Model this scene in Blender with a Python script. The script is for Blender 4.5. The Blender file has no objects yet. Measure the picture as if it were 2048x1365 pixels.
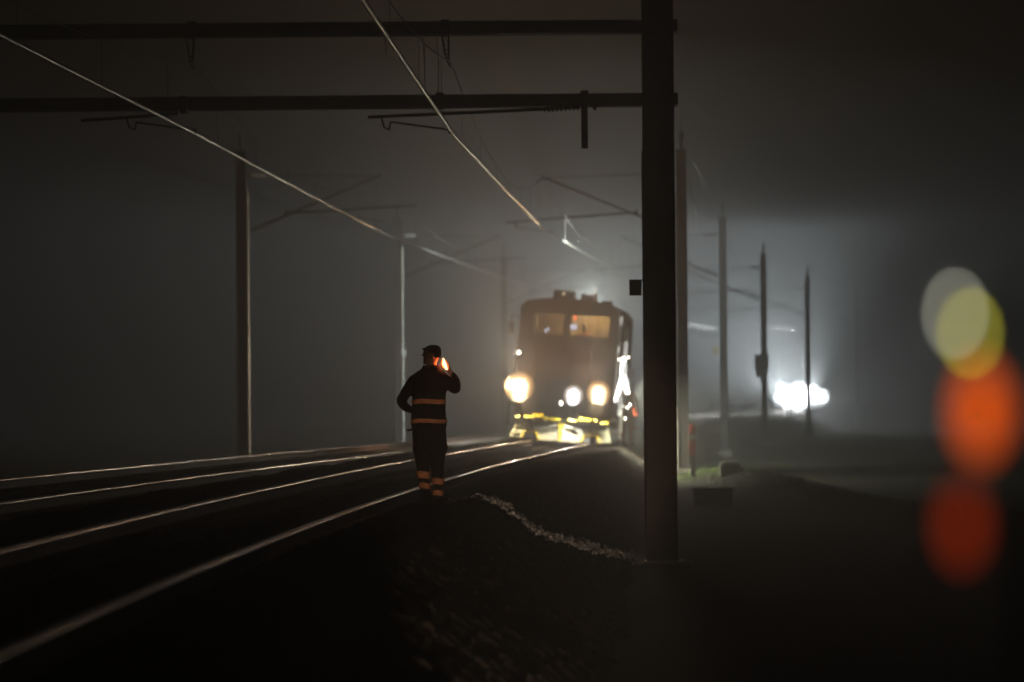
import bpy, bmesh, math, random
import numpy as np
from mathutils import Vector, Matrix, Euler
random.seed(7); RNG = np.random.default_rng(11)
S = bpy.context.scene
COL = S.collection
R = math.radians

# ------------------------------------------------------------------ camera model
F = 7680.0                      # focal length in photo pixels (135 mm on a 36 mm sensor, 2048 px)
CAMH = 1.10
PITCH = math.atan((803 - 682.5) / F)
ROLL = R(0.47)
cam_mat = (Matrix.Translation((0, 0, CAMH)) @ Matrix.Rotation(math.pi/2 + PITCH, 4, 'X') @ Matrix.Rotation(-ROLL, 4, 'Z'))

def ray(px, py):
    d = Vector(((px - 1024) / F, -(py - 682.5) / F, -1.0))
    d = cam_mat.to_3x3() @ d
    return d
def P(px, py, D):
    d = ray(px, py)
    return Vector((0, 0, CAMH)) + d * (D / d.y)

# ------------------------------------------------------------------ track curve and terrain
_cp = np.array([(0,-2.42),(8,-2.36),(16.8,-2.25),(26.7,-2.05),(42,-1.54),(55.5,-1.0),(66.7,-.39),(78.8,.4),(94.8,1.72),(100,2.2),
                (118,3.75),(137,5.4),(155,7.2),(173,9.2),(209,13.9),(245,19.3),(300,28.5),(400,46)])
_dd = _cp[:,0]/200.0
_co = np.polyfit(_dd, _cp[:,1], 5, w=np.where(_cp[:,0] < 120, 3.0, 1.0))
def R1(D): return np.polyval(_co, np.asarray(D, float)/200.0)
def slope(D): return float((R1(D+.5)-R1(D-.5)))
def zt(D):
    D = np.asarray(D, float)
    return np.where(D > 130, 2.5e-5*(D-130)**2, 0.0)
CANT = 0.077
def zl(D): return np.clip(.06-(np.asarray(D, float)-48)*.0025, -.07, .10)
RH = .172
_ridge = [(4.6,100),(5.6,96),(6.6,84),(7.6,75),(9.5,66),(13,58),(20,52)]
def smooth(a, b, x):
    t = np.clip((x-a)/(b-a), 0, 1); return t*t*(3-2*t)
def terrain(X, D):
    X = np.asarray(X, float); D = np.asarray(D, float)
    t = np.interp(D, [0,40,58,75,92,110,150,600], [-1.6,-1.42,-1.36,-1.25,-.98,-.9,-.95,-.8])
    best = np.full(np.broadcast(X, D).shape, 1e9); s = np.zeros(best.shape)
    for (a, b) in zip(_ridge[:-1], _ridge[1:]):
        ax, ay = a; bx, by = b; L2 = (bx-ax)**2+((by-ay)/4)**2
        tt = np.clip(((X-ax)*(bx-ax)+((D-ay)/4)*((by-ay)/4))/L2, 0, 1)
        dd = np.hypot(X-(ax+tt*(bx-ax)), (D-(ay+tt*(by-ay)))/4)
        best = np.minimum(best, dd)
    h = np.interp(X, [4,5,5.8,7,9,20], [.1,.25,.32,.28,.3,.3])
    t = t + h*np.exp(-(best/.75)**2) * (X > 3)
    t = t + .03*np.sin(X*1.3+D*.21)*np.sin(D*.33-X*.4)
    return t
def bed(u, D):
    """top of the ballast at lateral offset u from the right-hand rail"""
    u = np.asarray(u, float); D = np.asarray(D, float)
    l = zl(D)
    sl = -RH-.015
    z = np.where(u > .12, -.12 + 0*D, sl - CANT*u)
    z = np.where(u > .82, -.12-(u-.82)*.68, z)
    mid = sl - CANT*u + .03
    z = np.where((u < -1.75), mid, z)
    lt = l + sl - CANT*(u+3.8)
    z = np.where(u < -3.35, lt, z)
    w = smooth(-2.4, -3.35, u)
    z = np.where((u < -2.4) & (u >= -3.35), mid*(1-w)+(l+sl-CANT*(-3.35+3.8)+.03)*w, z)
    lo = l+sl+CANT*2.35
    z = np.where(u < -6.1, lo + (u+6.1)*.62, z)
    return z + zt(D)
def ground_z(X, D):
    u = np.asarray(X, float) - R1(D)
    return np.maximum(bed(u, D), terrain(X, D))
def hit(px, py, d0=20, d1=200):
    d = ray(px, py)
    Ds = np.linspace(d0, d1, 4000)
    X = d.x/d.y*Ds; Z = CAMH + d.z/d.y*Ds
    k = np.nonzero(Z <= ground_z(X, Ds))[0]
    i = k[0] if len(k) else -1
    return Vector((X[i], Ds[i], Z[i]))

# ------------------------------------------------------------------ materials
def mat(name, col, rough=.7, metal=0.0, var=.25, scale=6.0, bump=0.0, emit=None, es=0.0, col2=None, spec=.5, stretch=None, alpha=None):
    m = bpy.data.materials.new(name); m.use_nodes = True
    nt = m.node_tree; b = nt.nodes['Principled BSDF']
    b.inputs['Roughness'].default_value = rough; b.inputs['Metallic'].default_value = metal
    b.inputs['Specular IOR Level'].default_value = spec
    c = (*col, 1)
    if emit is not None:
        b.inputs['Base Color'].default_value = c
        b.inputs['Emission Color'].default_value = (*emit, 1); b.inputs['Emission Strength'].default_value = es
        return m
    tc = nt.nodes.new('ShaderNodeTexCoord'); mp = nt.nodes.new('ShaderNodeMapping')
    nt.links.new(tc.outputs['Object'], mp.inputs['Vector'])
    if stretch: mp.inputs['Scale'].default_value = stretch
    n = nt.nodes.new('ShaderNodeTexNoise'); n.inputs['Scale'].default_value = scale; n.inputs['Detail'].default_value = 6
    nt.links.new(mp.outputs[0], n.inputs['Vector'])
    r = nt.nodes.new('ShaderNodeValToRGB')
    r.color_ramp.elements[0].position = .35; r.color_ramp.elements[1].position = .68
    lo = col2 if col2 else tuple(x*(1-var) for x in col); hi = col if col2 else tuple(min(1, x*(1+var)) for x in col)
    r.color_ramp.elements[0].color = (*lo, 1); r.color_ramp.elements[1].color = (*hi, 1)
    nt.links.new(n.outputs['Fac'], r.inputs['Fac']); nt.links.new(r.outputs[0], b.inputs['Base Color'])
    mr = nt.nodes.new('ShaderNodeMapRange')
    mr.inputs['To Min'].default_value = max(.05, rough-.12); mr.inputs['To Max'].default_value = min(1, rough+.12)
    nt.links.new(n.outputs['Fac'], mr.inputs['Value']); nt.links.new(mr.outputs[0], b.inputs['Roughness'])
    if bump:
        bp = nt.nodes.new('ShaderNodeBump'); bp.inputs['Strength'].default_value = bump; bp.inputs['Distance'].default_value = .02
        n2 = nt.nodes.new('ShaderNodeTexNoise'); n2.inputs['Scale'].default_value = scale*4; n2.inputs['Detail'].default_value = 4
        nt.links.new(mp.outputs[0], n2.inputs['Vector'])
        nt.links.new(n2.outputs['Fac'], bp.inputs['Height']); nt.links.new(bp.outputs[0], b.inputs['Normal'])
    return m
M = {}
M['ballast'] = mat('ballast_stone', (.036,.030,.025), .9, var=.5, scale=9, bump=.6, spec=.1)
M['lit_stone'] = mat('lit_streak_ballast', (.80,.80,.77), .22, var=.25, scale=14, bump=.3, spec=1.0)  # paled and glossed to imitate light falling along the bank
M['soil'] = mat('earth_and_turf', (.026,.032,.016), .95, scale=.9, bump=.8, col2=(.014,.013,.010), spec=.1)
M['grass'] = mat('grass_blades', (.17,.26,.07), .8, scale=3, var=.5, spec=.2)
M['rail_head'] = mat('polished_rail_steel', (.96,.88,.80), .24, 1.0, scale=.8, stretch=(2,.12,1), col2=(.62,.36,.19))  # orange to white mix imitates warm and white lamp glints
M['rail_side'] = mat('rusty_rail_steel', (.15,.09,.055), .6, .25, spec=.4, scale=1.6, col2=(.08,.05,.035), bump=.3, stretch=(3,.6,3))
M['sleeper'] = mat('weathered_concrete', (.16,.145,.125), .85, var=.3, scale=8, bump=.4, spec=.2)
M['clip'] = mat('clip_steel', (.16,.10,.07), .6, .3, scale=20)
M['concrete'] = mat('foundation_concrete', (.20,.19,.16), .9, var=.25, scale=7, bump=.5)
M['mast'] = mat('brown_painted_steel', (.12,.085,.07), .6, .2, var=.3, scale=3, bump=.15)
M['mast2'] = mat('brown_mast_steel', (.032,.026,.022), .7, .0, var=.25, scale=3)
M['strip'] = mat('bright_zinc_strip', (.72,.70,.62), .42, .35, var=.1, scale=4)
M['wire'] = mat('worn_copper_wire', (1,.94,.84), .34, .92, var=.12, scale=1.2, stretch=(1,.3,1))
M['rope'] = mat('dark_stranded_wire', (.16,.15,.14), .6, .6, scale=9)
M['insul'] = mat('brown_porcelain', (.04,.03,.026), .3, 0, scale=9)
M['insul_w'] = mat('pale_glazed_porcelain', (.80,.78,.72), .3, 0, var=.1, scale=9)
M['tube'] = mat('dark_bracket_tube', (.03,.027,.025), .7, .0, scale=5)
M['sign'] = mat('brown_enamel_plate', (.10,.045,.04), .6, .1, scale=9)
M['ivory'] = mat('ivory_enamel_plate', (.5,.4,.22), .6, 0, scale=9)
M['red'] = mat('red_reflective_band', (.75,.05,.03), .5, var=.15, scale=12)
M['white'] = mat('white_reflective_band', (.8,.78,.72), .5, var=.1, scale=12)
M['body'] = mat('dirty_orange_vehicle_paint', (.22,.13,.06), .5, .05, var=.35, scale=1.8, bump=.08, col2=(.10,.06,.04))
M['dark'] = mat('sooty_underframe', (.05,.043,.038), .6, .2, var=.4, scale=5, bump=.2)
M['cabin'] = mat('cab_lining', (.45,.36,.22), .8, scale=4, col2=(.25,.2,.14))
M['plough'] = mat('scuffed_cream_plough_paint', (.78,.76,.50), .5, 0, scale=2.6, col2=(.52,.52,.44), bump=.15)
M['yellow'] = mat('safety_yellow_paint', (.90,.68,.02), .45, 0, var=.15, scale=6)
M['chrome'] = mat('handrail_steel', (.85,.85,.82), .3, .7, var=.1, scale=8)
M['panel'] = mat('grey_side_panel', (.55,.55,.52), .4, .2, var=.2, scale=2)
M['cloth'] = mat('dark_work_cloth', (.020,.013,.010), .95, var=.4, scale=14, bump=.8, spec=.1)
M['trouser'] = mat('dark_trouser_cloth', (.022,.015,.011), .95, var=.4, scale=12, bump=.8, spec=.1)
M['band'] = mat('orange_brown_reflective_band', (.58,.22,.085), .6, 0, var=.3, scale=22, bump=.4)
M['skin'] = mat('skin', (.45,.24,.16), .55, 0, var=.12, scale=25)
M['hat'] = mat('knitted_dark_wool', (.03,.018,.014), .95, var=.4, scale=60, bump=.8, spec=.1)
M['boot'] = mat('black_boot_leather', (.015,.013,.012), .5, var=.3, scale=20)
M['orange'] = mat('orange_high_visibility_cloth', (.95,.26,.03), .8, 0, var=.15, scale=10, bump=.3)
M['black'] = mat('black_plastic', (.02,.02,.02), .6, scale=20)
M['box'] = mat('grey_cabinet_paint', (.16,.14,.13), .6, var=.2, scale=4)
def radial_glow(name, core, rim, es, r0):  # emission fades outward to imitate the halo round a lamp
    m = bpy.data.materials.new(name); m.use_nodes = True; nt = m.node_tree; b = nt.nodes['Principled BSDF']
    b.inputs['Base Color'].default_value = (.8,.8,.8,1)
    at = nt.nodes.new('ShaderNodeAttribute'); at.attribute_name = 'lens_r'
    r = nt.nodes.new('ShaderNodeValToRGB'); r.color_ramp.interpolation = 'EASE'
    r.color_ramp.elements[0].position = .35; r.color_ramp.elements[0].color = (*core, 1)
    r.color_ramp.elements[1].position = .85; r.color_ramp.elements[1].color = (*rim, 1)
    p = nt.nodes.new('ShaderNodeMath'); p.operation = 'POWER'; p.inputs[0].default_value = r0
    nt.links.new(at.outputs['Fac'], p.inputs[1]); k = nt.nodes.new('ShaderNodeMath'); k.operation = 'MULTIPLY'; k.inputs[1].default_value = es
    nt.links.new(at.outputs['Fac'], r.inputs['Fac']); nt.links.new(p.outputs[0], k.inputs[0])
    nt.links.new(r.outputs[0], b.inputs['Emission Color']); nt.links.new(k.outputs[0], b.inputs['Emission Strength'])
    return m
def halo_lens(x, y, z, r, name, m, parent, sy=1.0):
    # oversized domed lens, the lamp's halo painted into its fading emission; the vertex attribute lens_r runs from 0 at the bulb to 1 at the rim
    n = 28; K = 7; vs = [(x, y-.02, z)]; at = [0.0]; fs = []
    for j in range(1, K+1):
        for k in range(n): vs.append((x+r*j/K*math.cos(2*math.pi*k/n), y-.02*(1-(j/K)**2), z+r*sy*j/K*math.sin(2*math.pi*k/n))); at.append(j/K)
    for k in range(n): fs.append((0, 1+(k+1) % n, 1+k))
    for j in range(K-1):
        for k in range(n): a = 1+j*n+k; b = 1+j*n+(k+1) % n; fs.append((a, b, b+n, a+n))
    mb = MB().add(vs, fs, True); o = mb.build(name, m, parent)
    t_ = o.data.attributes.new('lens_r', 'FLOAT', 'POINT')
    for i, v in enumerate(at): t_.data[i].value = v
    return o
def glow(name, col, es): return mat(name, (.8,.8,.8), .5, emit=col, es=es)
M['lampY'] = radial_glow('warm_headlamp_glow', (1,.80,.5), (1,.50,.14), 110, .0028)
M['lampW'] = radial_glow('white_headlamp_glow', (.95,.97,1), (1,.85,.72), 110, .0028)
M['lampF'] = radial_glow('far_floodlamp_glow', (.92,.98,1), (.80,.93,1), 900, .004)
M['lampS'] = glow('side_worklamp_glow', (1,.98,.92), 25)
M['pin'] = glow('small_marker_glow', (1,.92,.75), 14)
M['screen'] = glow('blue_white_screen', (.55,.65,1), 3.2)
M['cabstrip'] = glow('amber_cab_strip', (1,.70,.30), .75)
M['redlamp'] = glow('red_signal_glow', (1,.16,.04), 5)
M['handlamp'] = glow('hand_lamp_glow', (1,.60,.28), 7)
g = bpy.data.materials.new('windscreen_glass'); g.use_nodes = True
nt = g.node_tree; nt.nodes.clear()
o_ = nt.nodes.new('ShaderNodeOutputMaterial'); mx = nt.nodes.new('ShaderNodeMixShader'); tr = nt.nodes.new('ShaderNodeBsdfTransparent')
gl = nt.nodes.new('ShaderNodeBsdfGlossy'); gl.inputs['Roughness'].default_value = .08; mx.inputs[0].default_value = .10
tr.inputs['Color'].default_value = (.85,.83,.78,1)
nt.links.new(tr.outputs[0], mx.inputs[1]); nt.links.new(gl.outputs[0], mx.inputs[2]); nt.links.new(mx.outputs[0], o_.inputs['Surface'])
M['glass'] = g

# ------------------------------------------------------------------ mesh builder
class MB:
    def __init__(s): s.v = []; s.f = []; s.sm = []
    def add(s, vs, fs, sm=False):
        n = len(s.v); s.v += [tuple(v) for v in vs]; s.f += [tuple(i+n for i in f) for f in fs]; s.sm += [sm]*len(fs); return s
    def box(s, c, d, rot=None, bev=0.0):
        """chamfered box"""
        hx, hy, hz = d[0]/2, d[1]/2, d[2]/2
        b = min(bev, hx*.9, hy*.9, hz*.9)
        m = rot if rot is not None else Matrix.Identity(3)
        c = Vector(c)
        if b <= 0:
            vs = [c + m @ Vector((x*hx, y*hy, z*hz)) for z in (-1,1) for y in (-1,1) for x in (-1,1)]
            return s.add(vs, [(0,2,3,1),(4,5,7,6),(0,1,5,4),(2,6,7,3),(0,4,6,2),(1,3,7,5)])
        bm = bmesh.new(); bmesh.ops.create_cube(bm, size=1)
        for v in bm.verts: v.co = Vector((v.co.x*2*hx, v.co.y*2*hy, v.co.z*2*hz))
        bmesh.ops.bevel(bm, geom=list(bm.edges), offset=b, segments=2, affect='EDGES', profile=.5)
        bm.verts.index_update()
        s.add([c + m @ v.co for v in bm.verts], [tuple(v.index for v in f.verts) for f in bm.faces]); bm.free(); return s
    def tube(s, pts, r, n=8, cap=True, el=None, sm=True):
        pts = [Vector(p) for p in pts]; rs = r if isinstance(r, (list, tuple)) else [r]*len(pts)
        rings = []; up = Vector((0,0,1)); px = None
        for i, p in enumerate(pts):
            t = (pts[min(i+1, len(pts)-1)] - pts[max(i-1, 0)]).normalized()
            if px is None:
                a = up if abs(t.z) < .9 else Vector((1,0,0)); px = t.cross(a).normalized()
            px = (px - t*px.dot(t)).normalized(); py = t.cross(px)
            rings.append([p + px*math.cos(2*math.pi*k/n)*rs[i] + py*math.sin(2*math.pi*k/n)*rs[i]*(el or 1) for k in range(n)])
        return s.loft(rings, cap, sm)
    def loft(s, rings, cap=True, sm=True):
        n = len(rings[0]); vs = [v for r in rings for v in r]; fs = []
        for i in range(len(rings)-1):
            for k in range(n):
                a = i*n+k; b = i*n+(k+1) % n; fs.append((a, b, b+n, a+n))
        s.add(vs, fs, sm)
        if cap:
            s.add(rings[0], [tuple(range(n))[::-1]]); s.add(rings[-1], [tuple(range(n))])
        return s
    def ell(s, levels, n=20, cap=True):
        """rings of horizontal ellipses: (x,y,z,rx,ry)"""
        return s.loft([[Vector((x+rx*math.cos(2*math.pi*k/n), y+ry*math.sin(2*math.pi*k/n), z)) for k in range(n)] for (x,y,z,rx,ry) in levels], cap)
    def ball(s, c, r, n=10, m=7, sc=(1,1,1)):
        c = Vector(c); vs = [c+Vector((0,0,-r*sc[2]))]; fs = []
        for i in range(1, m):
            a = -math.pi/2+math.pi*i/m
            vs += [c+Vector((r*sc[0]*math.cos(a)*math.cos(2*math.pi*k/n), r*sc[1]*math.cos(a)*math.sin(2*math.pi*k/n), r*sc[2]*math.sin(a))) for k in range(n)]
        vs.append(c+Vector((0,0,r*sc[2])))
        for k in range(n): fs.append((0, 1+(k+1) % n, 1+k))
        for i in range(m-2):
            for k in range(n): a = 1+i*n+k; b = 1+i*n+(k+1) % n; fs.append((a, b, b+n, a+n))
        L = len(vs)-1
        for k in range(n): fs.append((1+(m-2)*n+k, 1+(m-2)*n+(k+1) % n, L))
        return s.add(vs, fs, True)
    def prism(s, poly, axis, a, b):
        """poly: 2-D points; extruded along axis 'x','y' or 'z' from a to b"""
        def mk(p, t):
            return {'y': (p[0], t, p[1]), 'x': (t, p[0], p[1]), 'z': (p[0], p[1], t)}[axis]
        n = len(poly); vs = [mk(p, a) for p in poly]+[mk(p, b) for p in poly]
        fs = [tuple(range(n)), tuple(range(2*n-1, n-1, -1))]+[(i, i+n, (i+1) % n+n, (i+1) % n) for i in range(n)]
        return s.add(vs, fs)
    def build(s, name, m, parent=None, loc=None):
        me = bpy.data.meshes.new(name); me.from_pydata(s.v, [], s.f)
        me.polygons.foreach_set('use_smooth', s.sm); me.update()
        bm = bmesh.new(); bm.from_mesh(me); bmesh.ops.recalc_face_normals(bm, faces=bm.faces); bm.to_mesh(me); bm.free()
        me.materials.append(m); o = bpy.data.objects.new(name, me); COL.objects.link(o)
        if parent is not None: o.parent = parent
        if loc is not None: o.location = loc
        return o
def tag(o, label=None, cat=None, group=None, kind=None):
    if label: o['label'] = label
    if cat: o['category'] = cat
    if group: o['group'] = group
    if kind: o['kind'] = kind
    return o
def thing(name, label, cat, loc=(0,0,0), rot=(0,0,0), group=None):
    o = bpy.data.objects.new(name, None); COL.objects.link(o); o.location = loc; o.rotation_euler = rot
    o.empty_display_size = .3
    return tag(o, label, cat, group)
def copy_tree(o, parent=None):
    c = o.copy(); COL.objects.link(c)
    if parent is not None: c.parent = parent
    for ch in [x for x in bpy.data.objects if x.parent == o]: copy_tree(ch, c)
    return c
def grid_mesh(name, X, Y, Z, m, kind=None, smoothf=False):
    h, w = X.shape
    co = np.stack([X, Y, Z], -1).reshape(-1, 3).astype(np.float32)
    i = np.arange((h-1)*(w-1)); r = i//(w-1); c = i % (w-1); a = r*w+c
    fs = np.stack([a, a+1, a+w+1, a+w], -1).astype(np.int32)
    me = bpy.data.meshes.new(name); me.vertices.add(len(co)); me.vertices.foreach_set('co', co.ravel())
    me.loops.add(fs.size); me.loops.foreach_set('vertex_index', fs.ravel())
    me.polygons.add(len(fs)); me.polygons.foreach_set('loop_start', np.arange(len(fs), dtype=np.int32)*4)
    me.polygons.foreach_set('use_smooth', np.full(len(fs), smoothf)); me.update(calc_edges=True); me.validate()
    me.materials.append(m); o = bpy.data.objects.new(name, me); COL.objects.link(o)
    if kind: o['kind'] = kind
    return o

# ------------------------------------------------------------------ ground sheet
Ds = np.concatenate([np.linspace(-25, 38, 30), np.arange(39, 125, .55), np.linspace(125, 260, 70), np.linspace(265, 430, 24)])
Xs = np.concatenate([np.linspace(-170, -20, 20), np.arange(-19, 26, .45), np.linspace(27, 170, 24)])
XX, DD = np.meshgrid(Xs, Ds)
T = terrain(XX, DD); U = XX-R1(DD)
Z = np.maximum(np.where((U > -9) & (U < 3.0), bed(U, DD)-.18, -9), T-np.where((U > -8) & (U < 2.2), .12, 0))
Z += RNG.normal(0, .018, Z.shape)
grid_mesh('ground', XX, DD, Z, M['soil'], 'structure', True)
# ballast
Dr = 14*np.exp(np.linspace(0, math.log(150/14), 1150))
Ur = np.concatenate([np.arange(-8.4, 3.4, .042)])
UU, DB = np.meshgrid(Ur, Dr)
XB = R1(DB)+UU+RNG.normal(0, .008, UU.shape)
ZB = bed(UU, DB)
nz = RNG.normal(0, 1, UU.shape)
nz2 = (nz+np.roll(nz, 1, 0)+np.roll(nz, 1, 1)+np.roll(np.roll(nz, 1, 0), 1, 1))/2
big = np.sin(XB*2.1+DB*.9)*np.sin(DB*1.7-XB*.6)*.012+np.sin(DB*.43+XB*1.3)*.012
onslope = smooth(.5, 1.2, UU)
amp = .011+.012*onslope
ZB = ZB+nz2*amp+big*(.4+onslope)-.004
# a slightly heaped ridge between the two tracks
ZB += .05*np.exp(-((UU+2.55)/.35)**2)*(1+.5*np.sin(DB*1.1)*np.sin(DB*.37))
ZB = np.maximum(ZB, terrain(XB, DB)-.3)
tag(grid_mesh('ballast', XB, DB+RNG.normal(0, .01, UU.shape), ZB, M['ballast']), 'dark crushed stone ballast bed under and beside the tracks', 'ballast', kind='stuff')

# streak of light across the bank, put into pale stones (photo: lit stones from the shoulder down to the gantry foot)
streak_line = [(884,1009),(915,1003),(948,994),(985,1004),(1015,1022),(1045,1045),(1075,1068),(1110,1081),(1150,1090),(1190,1103),(1230,1110),(1262,1118),(1286,1123)]
cpts = [hit(*c) for c in streak_line]
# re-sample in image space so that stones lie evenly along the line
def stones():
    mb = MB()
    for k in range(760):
        t = random.random()*(len(streak_line)-1); t = t if t > 2.2 or random.random() < .3 else t+2
        t = min(t, len(streak_line)-1.01)
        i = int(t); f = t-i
        px = streak_line[i][0]*(1-f)+streak_line[i+1][0]*f; py = streak_line[i][1]*(1-f)+streak_line[i+1][1]*f
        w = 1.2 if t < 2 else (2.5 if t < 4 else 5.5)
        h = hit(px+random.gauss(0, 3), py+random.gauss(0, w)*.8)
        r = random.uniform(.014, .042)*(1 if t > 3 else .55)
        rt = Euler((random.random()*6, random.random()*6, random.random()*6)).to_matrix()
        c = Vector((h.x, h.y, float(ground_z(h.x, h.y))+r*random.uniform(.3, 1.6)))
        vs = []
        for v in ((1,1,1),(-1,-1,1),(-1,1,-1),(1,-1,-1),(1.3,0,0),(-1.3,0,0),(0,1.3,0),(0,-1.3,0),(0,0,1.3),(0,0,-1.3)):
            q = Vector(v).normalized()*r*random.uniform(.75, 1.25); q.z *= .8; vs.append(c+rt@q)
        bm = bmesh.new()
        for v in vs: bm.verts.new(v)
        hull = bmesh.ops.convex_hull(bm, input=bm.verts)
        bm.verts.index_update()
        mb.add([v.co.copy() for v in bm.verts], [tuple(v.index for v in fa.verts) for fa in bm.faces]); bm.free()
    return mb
tag(stones().build('lit_streak_stones', M['lit_stone']), 'stones coloured pale for the streak of light running down the bank to the gantry foot', 'stones', kind='stuff')

# ------------------------------------------------------------------ tracks
def rail_rings(off, zf, D0, D1, prof, closed=True):
    Dl = [D0]
    while Dl[-1] < D1: Dl.append(Dl[-1]+max(.5, Dl[-1]*.012))
    rings = []
    for D in Dl:
        s = slope(D); n = Vector((1, -s, 0)).normalized()
        tilt = -CANT-.025
        base = Vector((float(R1(D))+off, D, float(zf(D)+zt(D))))
        ring = []
        for (a, b) in prof:
            ring.append(base + n*(a*1-b*tilt*0) + Vector((0,0,b + a*tilt)))
        rings.append(ring)
    return rings
head = [(-.0355,-.0225),(-.036,-.021),(-.036,-.013),(-.0345,-.0072),(-.0305,-.0032),(-.023,-.0006),(-.011,.0006),(0,.001),(.011,.0006),(.023,-.0006),(.0305,-.0032),(.0345,-.0072),(.036,-.013),(.036,-.021),(.0355,-.0225)]
side = [(-.0358,-.0230),(-.0358,-.038),(-.009,-.05),(-.008,-.13),(-.075,-.155),(-.075,-.168),(.075,-.168),(.075,-.155),(.008,-.13),(.009,-.05),(.0358,-.038),(.0358,-.0230)]
def track(name, label, offs, zfun):
    t = thing(name, label, 'track')
    for i, (o, zf) in enumerate(zip(offs, zfun)):
        r = MB().loft(rail_rings(o, zf, 4, 330, side), True, False).build('rail', M['rail_side'], t)
        MB().loft(rail_rings(o, zf, 4, 330, head), True, True).build('running_surface', M['rail_head'], r)
    # sleepers
    u0 = (offs[0]+offs[1])/2
    def z_of(D): return float((zfun[0](D)+zfun[1](D))/2+zt(D))
    smb = MB()
    L = 1.28
    prof = [(-.14,-.2),(-.13,0),(.13,0),(.14,-.2)]
    smb.loft([[Vector((x, y, z+dz)) for (y, z) in prof] for (x, dz) in ((-L,-.02),(-L+.05,0),(-.35,0),(-.3,-.03),(.3,-.03),(.35,0),(L-.05,0),(L,-.02))], True, False)
    me = None; k = 0
    Ds_ = np.arange(16.6, 16.6+.62*98, .62)
    for D in Ds_:
        D = float(D)
        if me is None:
            o = smb.build('sleeper', M['sleeper'], t); me = o
        else:
            o = me.copy(); COL.objects.link(o); o.parent = t
        o.location = (float(R1(D))+u0, D, z_of(D)-.172)
        o.rotation_euler = (0, CANT, -math.atan(slope(D))+random.gauss(0, .004))
    far = MB(); D = Ds_[-1]+.62
    while D < 200:
        rot = Euler((0, CANT, -math.atan(slope(D)))).to_matrix()
        far.box((float(R1(D))+u0, D, z_of(D)-.272), (2.5, .26, .2), rot); D += .62
    tag(far.build('distant_sleepers', M['sleeper'], t), kind='stuff')
    cl = MB()
    for D in np.arange(16.6, 130, .62):
        for o, zf in zip(offs, zfun):
            for sd in (-1, 1):
                for dy in (-.05, .05):
                    zc = float(zf(D)+zt(D))-.155 - sd*.09*CANT
                    cl.box((float(R1(D))+o+sd*.085, D+dy, zc), (.07, .03, .032))
    tag(cl.build('rail_clips', M['clip'], t), kind='stuff')
    return t
z0 = lambda D: 0.0*np.asarray(D, float)
zc = lambda D: 0.0*np.asarray(D, float)+.11
zlr = lambda D: zl(D)
zll = lambda D: zl(D)+.11
track('railway_track', 'nearer railway track the work vehicle stands on, rails gleaming in its headlights', (-1.435-.0, 0.0), (zc, z0))
track('railway_track', 'farther railway track on the left side of the standing person', (-5.24, -3.8), (zll, zlr))

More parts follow.
